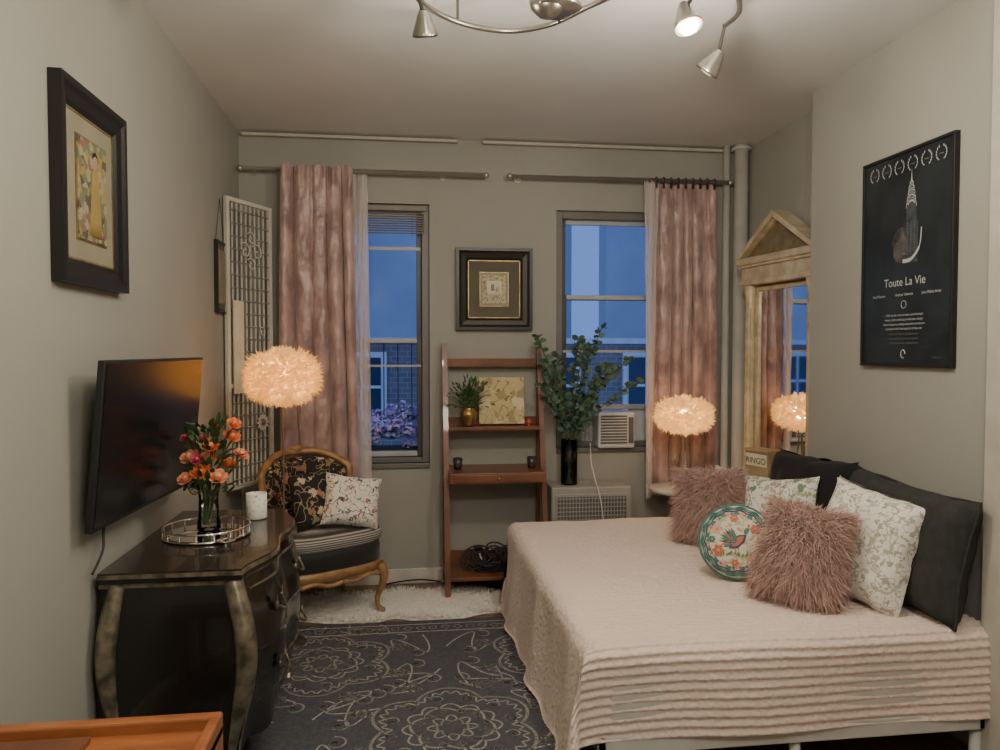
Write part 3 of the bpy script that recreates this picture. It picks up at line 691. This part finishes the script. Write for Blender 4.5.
# ------------------------------------------------------------------ eucalyptus vase
b=MB('eucalyptus_vase',(.985,4.36,.601))
b.lathe([(0,0),(.045,0),(.05,.005),(.05,.27),(.047,.27),(.046,.01),(0,.01)],M_darkglass,n=32,cap=False)
for k in range(18):
    tx=random.uniform(-.20,.33); ty=random.uniform(-.14,.04); tz=random.uniform(.46,.88)
    if k==0: tx,tz=.38,.62
    if k==1: tx,tz=.20,.93
    if k==2: tx,tz=-.17,.74
    if k==3: tx,tz=.33,.75
    if k==4: tx,tz=-.19,.60
    if k==5: tx,tz=.06,.86
    pts=smoothpts([(random.uniform(-.02,.02),random.uniform(-.02,.02),.02),(tx*.1,ty*.1,.27),(tx*.45,ty*.6,.27+(tz-.27)*.55),(tx,ty,tz)],8)
    b.tube(pts,.0028,M_stem,5)
    for i in range(10,len(pts)):
        for s_ in (-1,1):
            a=random.random()*6.28; d=V((math.cos(a)*s_,-abs(math.sin(a))*.6,random.uniform(-.2,.7)))
            b.leaf(pts[i],d,(random.uniform(-1,1),random.uniform(-.4,.4),random.uniform(-1,1)),random.uniform(.034,.052),random.uniform(.032,.044),M_euc,-.15)
b.done()

# ------------------------------------------------------------------ pillows
def pil(w,h,t,seed=0,wr=.006,puff=.55):
    def f(u,v,side):
        x=w/2*u*(1-.07*(1-v*v)*abs(u)); z=h/2*v*(1-.07*(1-u*u)*abs(v))
        y=side*t/2*(max(0,(1-u**4)*(1-v**4)))**puff
        n=noise.noise(V((u*2.2+seed,v*2.2,side*3+seed)))
        return V((x+wr*n,y+wr*n*2*(1-u*u)*(1-v*v),z+wr*n))
    return f
def pillow(name,loc,rot,w,h,t,mt,seed=0,fur=None,back=None,piping=None,puff=.55,wr=.006):
    b=MB(name,loc,rot); f=pil(w,h,t,seed,wr,puff)
    for side in (-1,1):
        b.grid(lambda a,c:f(2*a-1,2*c-1,side),24,24,mt if side<0 or not back else back)
    if piping:
        per=[(t,-1) for t in [i/10-1 for i in range(20)]]+[(1,t) for t in [i/10-1 for i in range(20)]]+[(-t,1) for t in [i/10-1 for i in range(20)]]+[(-1,-t) for t in [i/10-1 for i in range(21)]]
        b.tube([f(p[0],p[1],0) for p in per],.005,piping,6)
    if fur:
        n,L_,fm=fur
        R=Euler(rot).to_matrix().inverted(); dn=R@V((0,0,-1))
        for i in range(n):
            u,v=random.uniform(-1,1),random.uniform(-1,1); side=random.choice((-1,-1,1))
            p=f(u,v,side); d=V((u*.9,side*(1.1-max(abs(u),abs(v))),v*.9))+V((random.uniform(-.5,.5),random.uniform(-.5,.5),random.uniform(-.5,.5)))
            sd=d.normalized(); L1=L_*random.uniform(.6,1.2)
            side_=sd.cross(V((random.uniform(-1,1),random.uniform(-1,1),random.uniform(-1,1)))).normalized(); W=.0012
            c=dn*.7+V((random.uniform(-1,1),random.uniform(-1,1),random.uniform(-1,1)))*.6
            p1=p+sd*L1*.45+c*L1*.1; p2=p+sd*L1*.75+c*L1*.4; p3=p+sd*L1*.9+c*L1*.75
            b.add([p-side_*W,p+side_*W,p1-side_*W,p1+side_*W,p2-side_*W*.7,p2+side_*W*.7,p3],[(0,1,3,2),(2,3,5,4),(4,5,6)],fm,True)
    return b.done()

# ------------------------------------------------------------------ armchair
M_chf=floral('black_floral_velvet',(.012,.010,.010),[(.42,.27,.15),(.30,.18,.10),(.50,.44,.36),(.28,.12,.08)],22,.36,.09,vine=(.32,.24,.14))
M_chf2=floral('black_bouquet_velvet',(.010,.009,.010),[(.40,.30,.22),(.45,.40,.32),(.32,.14,.10),(.20,.22,.12)],15,.36,.09,vine=(.26,.22,.15))
M_velv=mat('black_velvet',(.008,.008,.010),.7,sheen=.3)
m,nt,bs=newmat('grey_stripe'); N=nt.nodes;L=nt.links; tc=N.new('ShaderNodeTexCoord'); wv=N.new('ShaderNodeTexWave'); wv.bands_direction='Z'; wv.inputs['Scale'].default_value=28; wv.inputs['Distortion'].default_value=.6
L.new(tc.outputs['Object'],wv.inputs[0]); r=N.new('ShaderNodeValToRGB'); r.color_ramp.elements[0].color=(.04,.04,.045,1); r.color_ramp.elements[1].color=(.45,.43,.40,1); L.new(wv.outputs[0],r.inputs[0]); L.new(r.outputs[0],bs.inputs[0]); setin(bs,'Roughness',.8); M_stripe=m
M_chw=mat('chair_giltwood',(.40,.24,.11),.45,.15,c2=(.25,.14,.06),scale=18)
b=MB('upholstered_armchair',(-.43,4.02,0),(0,0,math.radians(32)))
def seatout(u,k=1):
    a=2*pi*u; c,s_=math.cos(a),math.sin(a); q=(abs(c)**3.5+abs(s_)**3.5)**(-1/3.5)
    x=.275*q*c*k; y=.235*q*s_*k
    x*=1-.14*(y/.235)*.5
    return x,y
def ringmesh(levels,mt):
    n=64; vs=[];fs=[]
    for (k,z) in levels:
        for i in range(n): x,y=seatout(i/n,k); vs.append((x,y,z))
    for j in range(len(levels)-1):
        for i in range(n): fs.append((j*n+i,j*n+(i+1)%n,(j+1)*n+(i+1)%n,(j+1)*n+i))
    fs.append(list(range(n))); fs.append([ (len(levels)-1)*n+i for i in range(n)])
    b.add(vs,fs,mt,True)
ringmesh([(.98,.245),(1.01,.25),(1.02,.275),(1.0,.295)],M_chw)
ringmesh([(.97,.29),(1.01,.31),(1.01,.37),(.98,.40)],M_velv)
ringmesh([(.97,.40),(1.03,.415),(1.04,.435),(1.02,.455),(.9,.47),(.5,.475),(.05,.475)],M_stripe)
for sx in (-1,1):
    pts=smoothpts([(0,-.245,.235),(sx*.07,-.245,.225),(sx*.15,-.24,.245),(sx*.22,-.232,.235)],5); b.tube(pts,.012,M_chw,8)
for sx,sy in ((-1,-1),(1,-1),(-1,1),(1,1)):
    bx,by=sx*.235,sy*.20; f_=1 if sy<0 else .7
    pr=[(.28,0,.026),(.23,.018,.026),(.17,.014,.019),(.10,-.006,.014),(.05,-.004,.012),(.028,.014,.016),(.026,.022,.014)]
    pts=smoothpts([(bx+sx*o*f_,by+sy*o*f_,z) for z,o,r_ in pr],3); rs=[]
    for i in range(len(pr)-1):
        for k in range(3): rs.append(pr[i][2]+(pr[i+1][2]-pr[i][2])*k/3)
    rs.append(pr[-1][2]); b.tube(pts,rs,M_chw,10)
def bk(u,v):
    x=.255*u; y=.20-.10*u*u*1.2+.035+.05*v; z=.42+v*(.42-.05*abs(u)**3)+.0
    return x,y,z
def bfn(side):
    def f(a,c):
        u=2*a-1; x,y,z=bk(u*.93,.06+.86*c); return (x,y+side*.032*(1-u**6)*(1-(2*c-1)**6),z)
    return f
b.grid(bfn(-1),24,18,M_chf); b.grid(bfn(1),24,18,M_chf)
pts=[bk(-1,v/6) for v in range(-2,6)]+[bk(math.sin((i/16-.5)*pi)*1.0,1-.12*abs(math.sin((i/16-.5)*pi))**4) for i in range(17)]+[bk(1,v/6) for v in range(5,-3,-1)]
b.tube(pts,.017,M_chw,10,flat=1.2)
b.tube([bk(-1+i/8,0.02) for i in range(17)],.012,M_chw,8)
b.ball((0,.275,.855),.028,M_chw,(1.4,.5,.7)); 
for sx in (-1,1):
    b.tube(smoothpts([bk(sx,.35),(sx*.28,.06,.56),(sx*.285,-.03,.52),(sx*.27,-.06,.46),(sx*.262,-.08,.38),(sx*.25,-.10,.30)],4),.016,M_chw,10)
b.done()
M_prt=floral('fashion_print',(.72,.69,.63),[(.08,.07,.07),(.45,.15,.14),(.55,.42,.25),(.2,.2,.22)],24,.26,.05,vine=(.12,.1,.1))
pillow('printed_cushion',(-.262,3.965,.612),(-.38,.18,math.radians(14)),.30,.27,.11,M_prt,3)
pillow('floral_black_cushion',(-.44,3.99,.625),(-.42,-.10,math.radians(30)),.30,.30,.11,M_chf2,5)

# ------------------------------------------------------------------ bed
M_bedm=mat('bed_frame_white',(.6,.6,.56),.4); M_matt=mat('mattress',(.6,.57,.52),.8)
b=MB('bed'); bx0,bx1,by0,by1=.60,1.94,2.24,3.97
b.box(bx0,bx1,by0,by0+.03,.13,.19,M_bedm,.004); b.box(bx0,bx1,by1-.03,by1,.13,.19,M_bedm,.004); b.box(bx0,bx0+.03,by0,by1,.13,.19,M_bedm,.004); b.box(bx1-.03,bx1,by0,by1,.13,.19,M_bedm,.004)
for x in (bx0+.02,bx1-.02,(bx0+bx1)/2):
    for y in (by0+.03,by1-.03): b.cyl((x,y,.012),(x,y,.14),.018,M_bedm,12)
for i in range(12): b.box(bx0+.02,bx1-.02,by0+.1+i*.14,by0+.16+i*.14,.17,.19,M_orangewood)
b.box(bx0,bx1,by0,by1,.19,.445,M_matt,.05); b.done()
m,nt,bs=newmat('quilted_blush'); N=nt.nodes;L=nt.links
tc=N.new('ShaderNodeTexCoord'); no=N.new('ShaderNodeTexNoise'); no.inputs['Scale'].default_value=3; L.new(tc.outputs['Object'],no.inputs['Vector'])
r=N.new('ShaderNodeValToRGB'); r.color_ramp.elements[0].color=(.69,.56,.49,1); r.color_ramp.elements[1].color=(.75,.625,.55,1); L.new(no.outputs[0],r.inputs[0]); L.new(r.outputs[0],bs.inputs[0])
vo=N.new('ShaderNodeTexVoronoi'); vo.inputs['Scale'].default_value=55; L.new(tc.outputs['Object'],vo.inputs['Vector'])
bp=N.new('ShaderNodeBump'); bp.inputs['Strength'].default_value=.6; bp.inputs['Distance'].default_value=.007; L.new(vo.outputs['Distance'],bp.inputs['Height']); L.new(bp.outputs[0],bs.inputs['Normal'])
setin(bs,'Roughness',.85); setin(bs,'Sheen Weight',.2); M_quilt=m
b=MB('quilted_bedspread')
x0,x1,y0,y1,top=.575,1.945,2.245,3.985,.475
def fold(d,r=.055):
    if d<=0: return 0,0
    if d<r*pi/2: a=d/r; return r*math.sin(a),r*(1-math.cos(a))
    return r,r+d-r*pi/2
def bs_fn(a,c):
    p=(x0-.475)+(x1-x0+.475)*a; q=(y0-.29)+(y1-y0+.29+.30)*c
    dx=max(0,x0+.04-p); dy=max(0,y0+.04-q); df=max(0,q-(y1-.04))
    ox,_=fold(dx); oy,_=fold(dy); of,_=fold(df)
    d=(dx**5+max(dy,df)**5)**.2; _,dn=fold(d)
    fl=min(dx,dy); 
    X=p if dx==0 else x0+.04-ox-.22*fl-.07*(dx/.45)**1.5*dx
    Y=q if (dy==0 and df==0) else (y0+.04-oy-.20*fl if dy>0 else y1-.04+of)
    hang=min(1,dx/.2)
    X-=hang*(.014*math.sin(q*9+.6*math.sin(q*4))+.008*math.sin(q*21+1))*min(1,dx/.3)
    if df>0: Y=min(Y,y1+.02)
    Z=top-dn
    fade=1/(1+math.exp((q-2.75)*6))
    A=.0015+.0024*fade
    wv=math.sin(2*pi*(q+.006*math.sin(5*p)+.003*noise.noise(V((p*4,q*4,0))))/.030)
    if dy>0 and dy>dx: Y-=A*wv; X-=.006*math.sin(p*14)*min(1,dy/.2); Y-=.012*math.sin(p*7)*min(1,dy/.2)
    elif dx>0.05: X-=A*.35*wv
    else: Z+=A*wv
    if dx==0 and dy==0: Z+=.012*noise.noise(V((p*2.2,q*2.2,3)))+.006*noise.noise(V((p*7,q*7,1)))
    Z=max(Z,.022+.01*math.sin(q*11))
    return (X,Y,Z)
b.grid(bs_fn,70,560,M_quilt); b.done()

# bed cushions
M_char=mat('charcoal_linen',(.022,.024,.024),.9,c2=(.033,.036,.035),scale=30,bump=.2,bscale=200)
M_blk=mat('black_velvet_cushion',(.006,.006,.008),.9,sheen=.05,bump=.1,bscale=30)
R=-pi/2
pillow('backrest_cushion',(1.845,2.56,.695),(-.17,.03,R+.02),.66,.43,.17,M_char,1,piping=M_char,puff=.35,wr=.014)
pillow('backrest_cushion',(1.85,3.22,.70),(-.2,-.03,R+.05),.60,.44,.17,M_blk,2,puff=.35,wr=.014)
M_fl=floral('beige_floral_linen',(.76,.74,.68),[(.42,.39,.31),(.50,.47,.39),(.38,.36,.30)],34,.40,.06,vine=(.44,.41,.33),vscale=26)
pillow('floral_pillow',(1.69,2.54,.685),(-.32,.14,R+.42),.38,.42,.17,M_fl,4,wr=.012)
M_fl2=floral('garden_floral_linen',(.74,.72,.66),[(.14,.26,.15),(.5,.26,.2),(.33,.36,.24),(.45,.4,.3)],26,.42,.06,vine=(.25,.33,.2))
pillow('garden_print_pillow',(1.66,3.13,.665),(-.4,-.15,R+.55),.36,.35,.13,M_fl2,6)
pillow('garden_print_pillow',(1.68,3.60,.632),(-.35,.12,R+.7),.32,.32,.12,M_fl,8)
M_mauve=mat('mauve_shag',(.58,.38,.33),.8,c2=(.44,.275,.235),scale=20,sheen=.4)
pillow('shag_fur_pillow',(1.455,2.56,.660),(-.28,.12,R+.75),.28,.33,.13,M_mauve,9,fur=(14000,.054,M_mauve))
pillow('shag_fur_pillow',(1.465,3.42,.660),(-.25,-.08,R+.9),.31,.33,.14,M_mauve,10,fur=(11000,.052,M_mauve))
# round cushion with embroidered bird
M_rc=floral('cream_embroidered',(.66,.60,.49),[(.45,.46,.30),(.30,.42,.34),(.55,.32,.24)],44,.42,.05)
M_teal=mat('teal_thread',(.05,.20,.18),.7); M_coral=mat('coral_thread',(.55,.16,.10),.7); M_grn=mat('green_thread',(.12,.26,.10),.7); M_pk=mat('pink_thread',(.62,.36,.30),.7); M_navy=mat('navy_thread',(.05,.08,.16),.7); M_och=mat('ochre_thread',(.55,.36,.10),.7)
b=MB('round_cushion',(1.335,2.85,.628),(-.35,0,R+1.05))
def sy(x,z):
    v=min(.999,math.hypot(x,z)/.145); return -.05*math.sqrt(1-v**2.6)-.0015
for side in (-1,1):
    b.grid(lambda u,v:(.145*v*math.cos(2*pi*u),side*.05*math.sqrt(max(0,1-v**2.6)),.145*v*math.sin(2*pi*u)),48,14,M_rc)
def petal(x,z,a,L_,W_,mt):
    pts=[(0,0),(.3,-.45),(.7,-.4),(1,0),(.7,.4),(.3,.45)]; vs=[]
    for t,w_ in pts:
        px=x+math.cos(a)*L_*t-math.sin(a)*W_*w_; pz=z+math.sin(a)*L_*t+math.cos(a)*W_*w_
        vs.append((px,sy(px,pz)-.0006,pz))
    b.add(vs,[list(range(6))],mt)
for r_,mt in ((.134,M_teal),(.127,M_teal),(.119,M_navy)):
    b.tube([((r_+.003*math.sin(14*t))*math.cos(t),sy(r_,0)-.0005,(r_+.003*math.sin(14*t))*math.sin(t)) for t in [i*2*pi/96 for i in range(97)]],.0028,mt,6)
for k in range(26):
    a=2*pi*k/26; petal(.104*math.cos(a),.104*math.sin(a),a+1.2,.028,.014,(M_grn,M_teal,M_coral)[k%3]); petal(.104*math.cos(a),.104*math.sin(a),a-1.0,.020,.012,(M_pk,M_teal)[k%2])
def flower(x,z,r_,mt):
    for k in range(6): petal(x,z,k*pi/3,r_,r_*.75,mt)
    b.ball((x,sy(x,z)-.001,z),r_*.25,M_och,(1,.4,1),8)
for x,z,r_,mt in ((-.065,-.045,.026,M_coral),(.06,-.065,.025,M_pk),(-.075,.04,.024,M_pk),(.072,.05,.022,M_coral),(0,-.088,.018,M_coral),(-.01,.088,.020,M_coral),(.088,-.01,.016,M_pk),(-.092,-.003,.016,M_teal)): flower(x,z,r_,mt)
for t in range(9): petal(.005,-.005,2.0+.20*t,.072-.003*abs(t-4),.014,(M_teal,M_grn,M_navy,M_coral)[t%4])
petal(-.025,-.035,.75,.090,.044,M_navy); petal(-.014,-.026,.8,.066,.028,M_coral); petal(.032,.026,1.1,.032,.020,M_teal); petal(.048,.050,.1,.012,.006,M_och)
for k in (-.3,0,.3): petal(.046,.054,1.5+k,.014,.005,M_coral)
b.tube([(0,sy(0,-.03),-.028),(0,sy(0,-.055)-.001,-.055)],.0014,M_och,5); b.tube([(.012,sy(.012,-.03),-.028),(.014,sy(.012,-.055)-.001,-.055)],.0014,M_och,5)
for k in range(12): petal(-.055+.010*k,-.062-.004*math.sin(k),1.2+.3*math.sin(k*2),.020,.008,M_grn)
b.tube([(.147*math.cos(a*pi/24),0,.147*math.sin(a*pi/24)) for a in range(49)],.005,M_teal,8)
b.done()
M_crate=wood('crate_wood',(.42,.31,.18),(.30,.21,.11),.6,(2,2,8)); 
b=MB('wooden_crate',(1.895,3.745,.478),(0,0,R+.30)); b.box(-.085,.085,-.045,.045,0,.40,M_crate,.004); b.box(-.075,.075,-.049,-.044,.31,.375,M_cream); b.text('RINGO',.045,0,.325,-.0505,M_blackm)
b.box(-.085,.085,-.053,-.045,.385,.40,M_crate,.002); b.done()

# ------------------------------------------------------------------ ceiling track light
b=MB('ceiling_track_light',(0,.13,0)); zt=2.50
path=smoothpts([(.02,2.08,zt),(.06,2.28,zt),(.19,2.42,zt),(.36,2.47,zt),(.50,2.40,zt),(.60,2.25,zt),(.70,2.12,zt),(.85,2.04,zt),(1.0,2.08,zt),(1.09,2.22,zt),(1.09,2.33,zt)],8)
b.tube(path,.009,M_nickel,10)
b.lathe([(0,0),(.075,0),(.08,.01),(.06,.03),(.02,.05),(.02,.155)],M_nickel,(.50,2.28,ZC-.155),cap=False)
b.lathe([(0,-.03),(.03,-.025),(.055,.0),(.06,.02),(.04,.035),(0,.04)],M_nickel,(.47,2.28,zt),cap=False)
b.cyl((.47,2.28,zt+.01),(.53,2.365,zt),.008,M_nickel,8)
for p in ((.19,2.42),(.85,2.04)): b.cyl((p[0],p[1],zt),(p[0],p[1],ZC),.005,M_nickel,8)
M_sb=mat('spot_bulb',(1,.85,.6),.4,emit=(1,.72,.38),es=16); M_sbd=mat('spot_bulb_dim',(.8,.75,.6),.4,emit=(1,.75,.45),es=.5)
def spot(p,top,d,lit,S=1):
    b.cyl(top,p,.006,M_nickel,8); b.ball(p,.014,M_nickel)
    T=orient(p,d)@Matrix.Scale(S,4)
    b.lathe([(.012,-.015),(.020,0),(.026,.018),(.033,.035),(.038,.05),(.039,.058),(.036,.056),(.028,.035),(.012,.015)],M_nickel,T=T,cap=False,n=24)
    b.ball((0,0,.050),.029,M_sb if lit else M_sbd,(1,1,.75 if lit else .4),T=T)
spot((.072,2.27,2.45),(.055,2.25,zt),(.12,.55,-1),False,1.05)
spot((.87,2.13,2.455),(.90,2.05,zt),(.12,-.25,-.9),True,1.15)
spot((1.08,2.36,2.41),(1.09,2.33,zt),(-.45,.45,-.75),False,1.1)
b.done()

# ------------------------------------------------------------------ wooden tray table (bottom left)
b=MB('wooden_tray_table'); X0,X1,Ya,Yb,Z=-.90,-.372,1.20,1.60,.65
b.box(X0,X1,Ya,Yb,Z-.045,Z-.025,M_orangewood,.003)
for (a,c,d,e) in ((X0,X1,Yb-.03,Yb),(X0,X1,Ya,Ya+.022),(X0,X0+.022,Ya+.02,Yb-.02),(X1-.022,X1,Ya+.02,Yb-.02)): b.box(a,c,d,e,Z-.10,Z,M_orangewood,.005)
for x in (X0+.01,X1-.045):
    for y in (Ya+.01,Yb-.045): b.box(x,x+.035,y,y+.035,0.011 if y>1.3 else 0,Z-.09,M_orangewood,.003)
b.box(X0+.03,X1-.24,Ya+.1,Yb-.05,Z-.025,Z-.012,M_redwood,.003)
b.done()

# added glowing dome, out of view, as a fixture for the fill light
b=MB('added_fill_dome'); b.lathe([(0,-.09),(.08,-.08),(.14,-.04),(.16,0)],mat('fill_dome_glass',(.9,.85,.75),.4,emit=(1,.86,.68),es=1.5),(.55,.35,ZC),cap=False); b.done()

# ------------------------------------------------------------------ lights
def point(name,loc,e,col,rad=.05):
    l=bpy.data.lights.new(name,'POINT'); l.energy=e; l.color=col; l.shadow_soft_size=rad
    o=bpy.data.objects.new(name,l); o.location=loc; bpy.context.scene.collection.objects.link(o)
warm=(1,.86,.68)
point('added_fill_light',(.55,.35,2.36),54,(1,.91,.79),.15)  # fill light added out of view to brighten the whole room
point('entry_light',(-.25,1.10,1.95),20,(1,.85,.55),.1)
point('spot_light_a',(.90,2.22,2.28),30,warm,.04)
point('spot_light_b',(.34,2.10,2.30),12,warm,.04)
point('spot_light_c',(.10,2.55,2.28),5,warm,.04)
point('feather_light_a',(-.555,3.62,1.275),15,(1,.62,.28),.04)
point('feather_light_b',(1.615,4.15,1.026),15,(1,.66,.34),.04)

w=bpy.data.worlds.new('dusk'); bpy.context.scene.world=w; w.use_nodes=True
bg=w.node_tree.nodes['Background']; bg.inputs[0].default_value=(.12,.21,.50,1); bg.inputs[1].default_value=1.5

# ------------------------------------------------------------------ camera
psi=math.radians(7.45); th=math.radians(1.9)
Rv=V((math.cos(psi),-math.sin(psi),0)); F=V((math.sin(psi)*math.cos(th),math.cos(psi)*math.cos(th),-math.sin(th))); U=Rv.cross(F)
cam=bpy.data.cameras.new('camera'); cam.sensor_width=36; cam.lens=27; cam.clip_start=.05
co=bpy.data.objects.new('camera',cam); co.matrix_world=Matrix(((Rv.x,U.x,-F.x,0),(Rv.y,U.y,-F.y,0),(Rv.z,U.z,-F.z,1.40),(0,0,0,1)))
bpy.context.scene.collection.objects.link(co); bpy.context.scene.camera=co
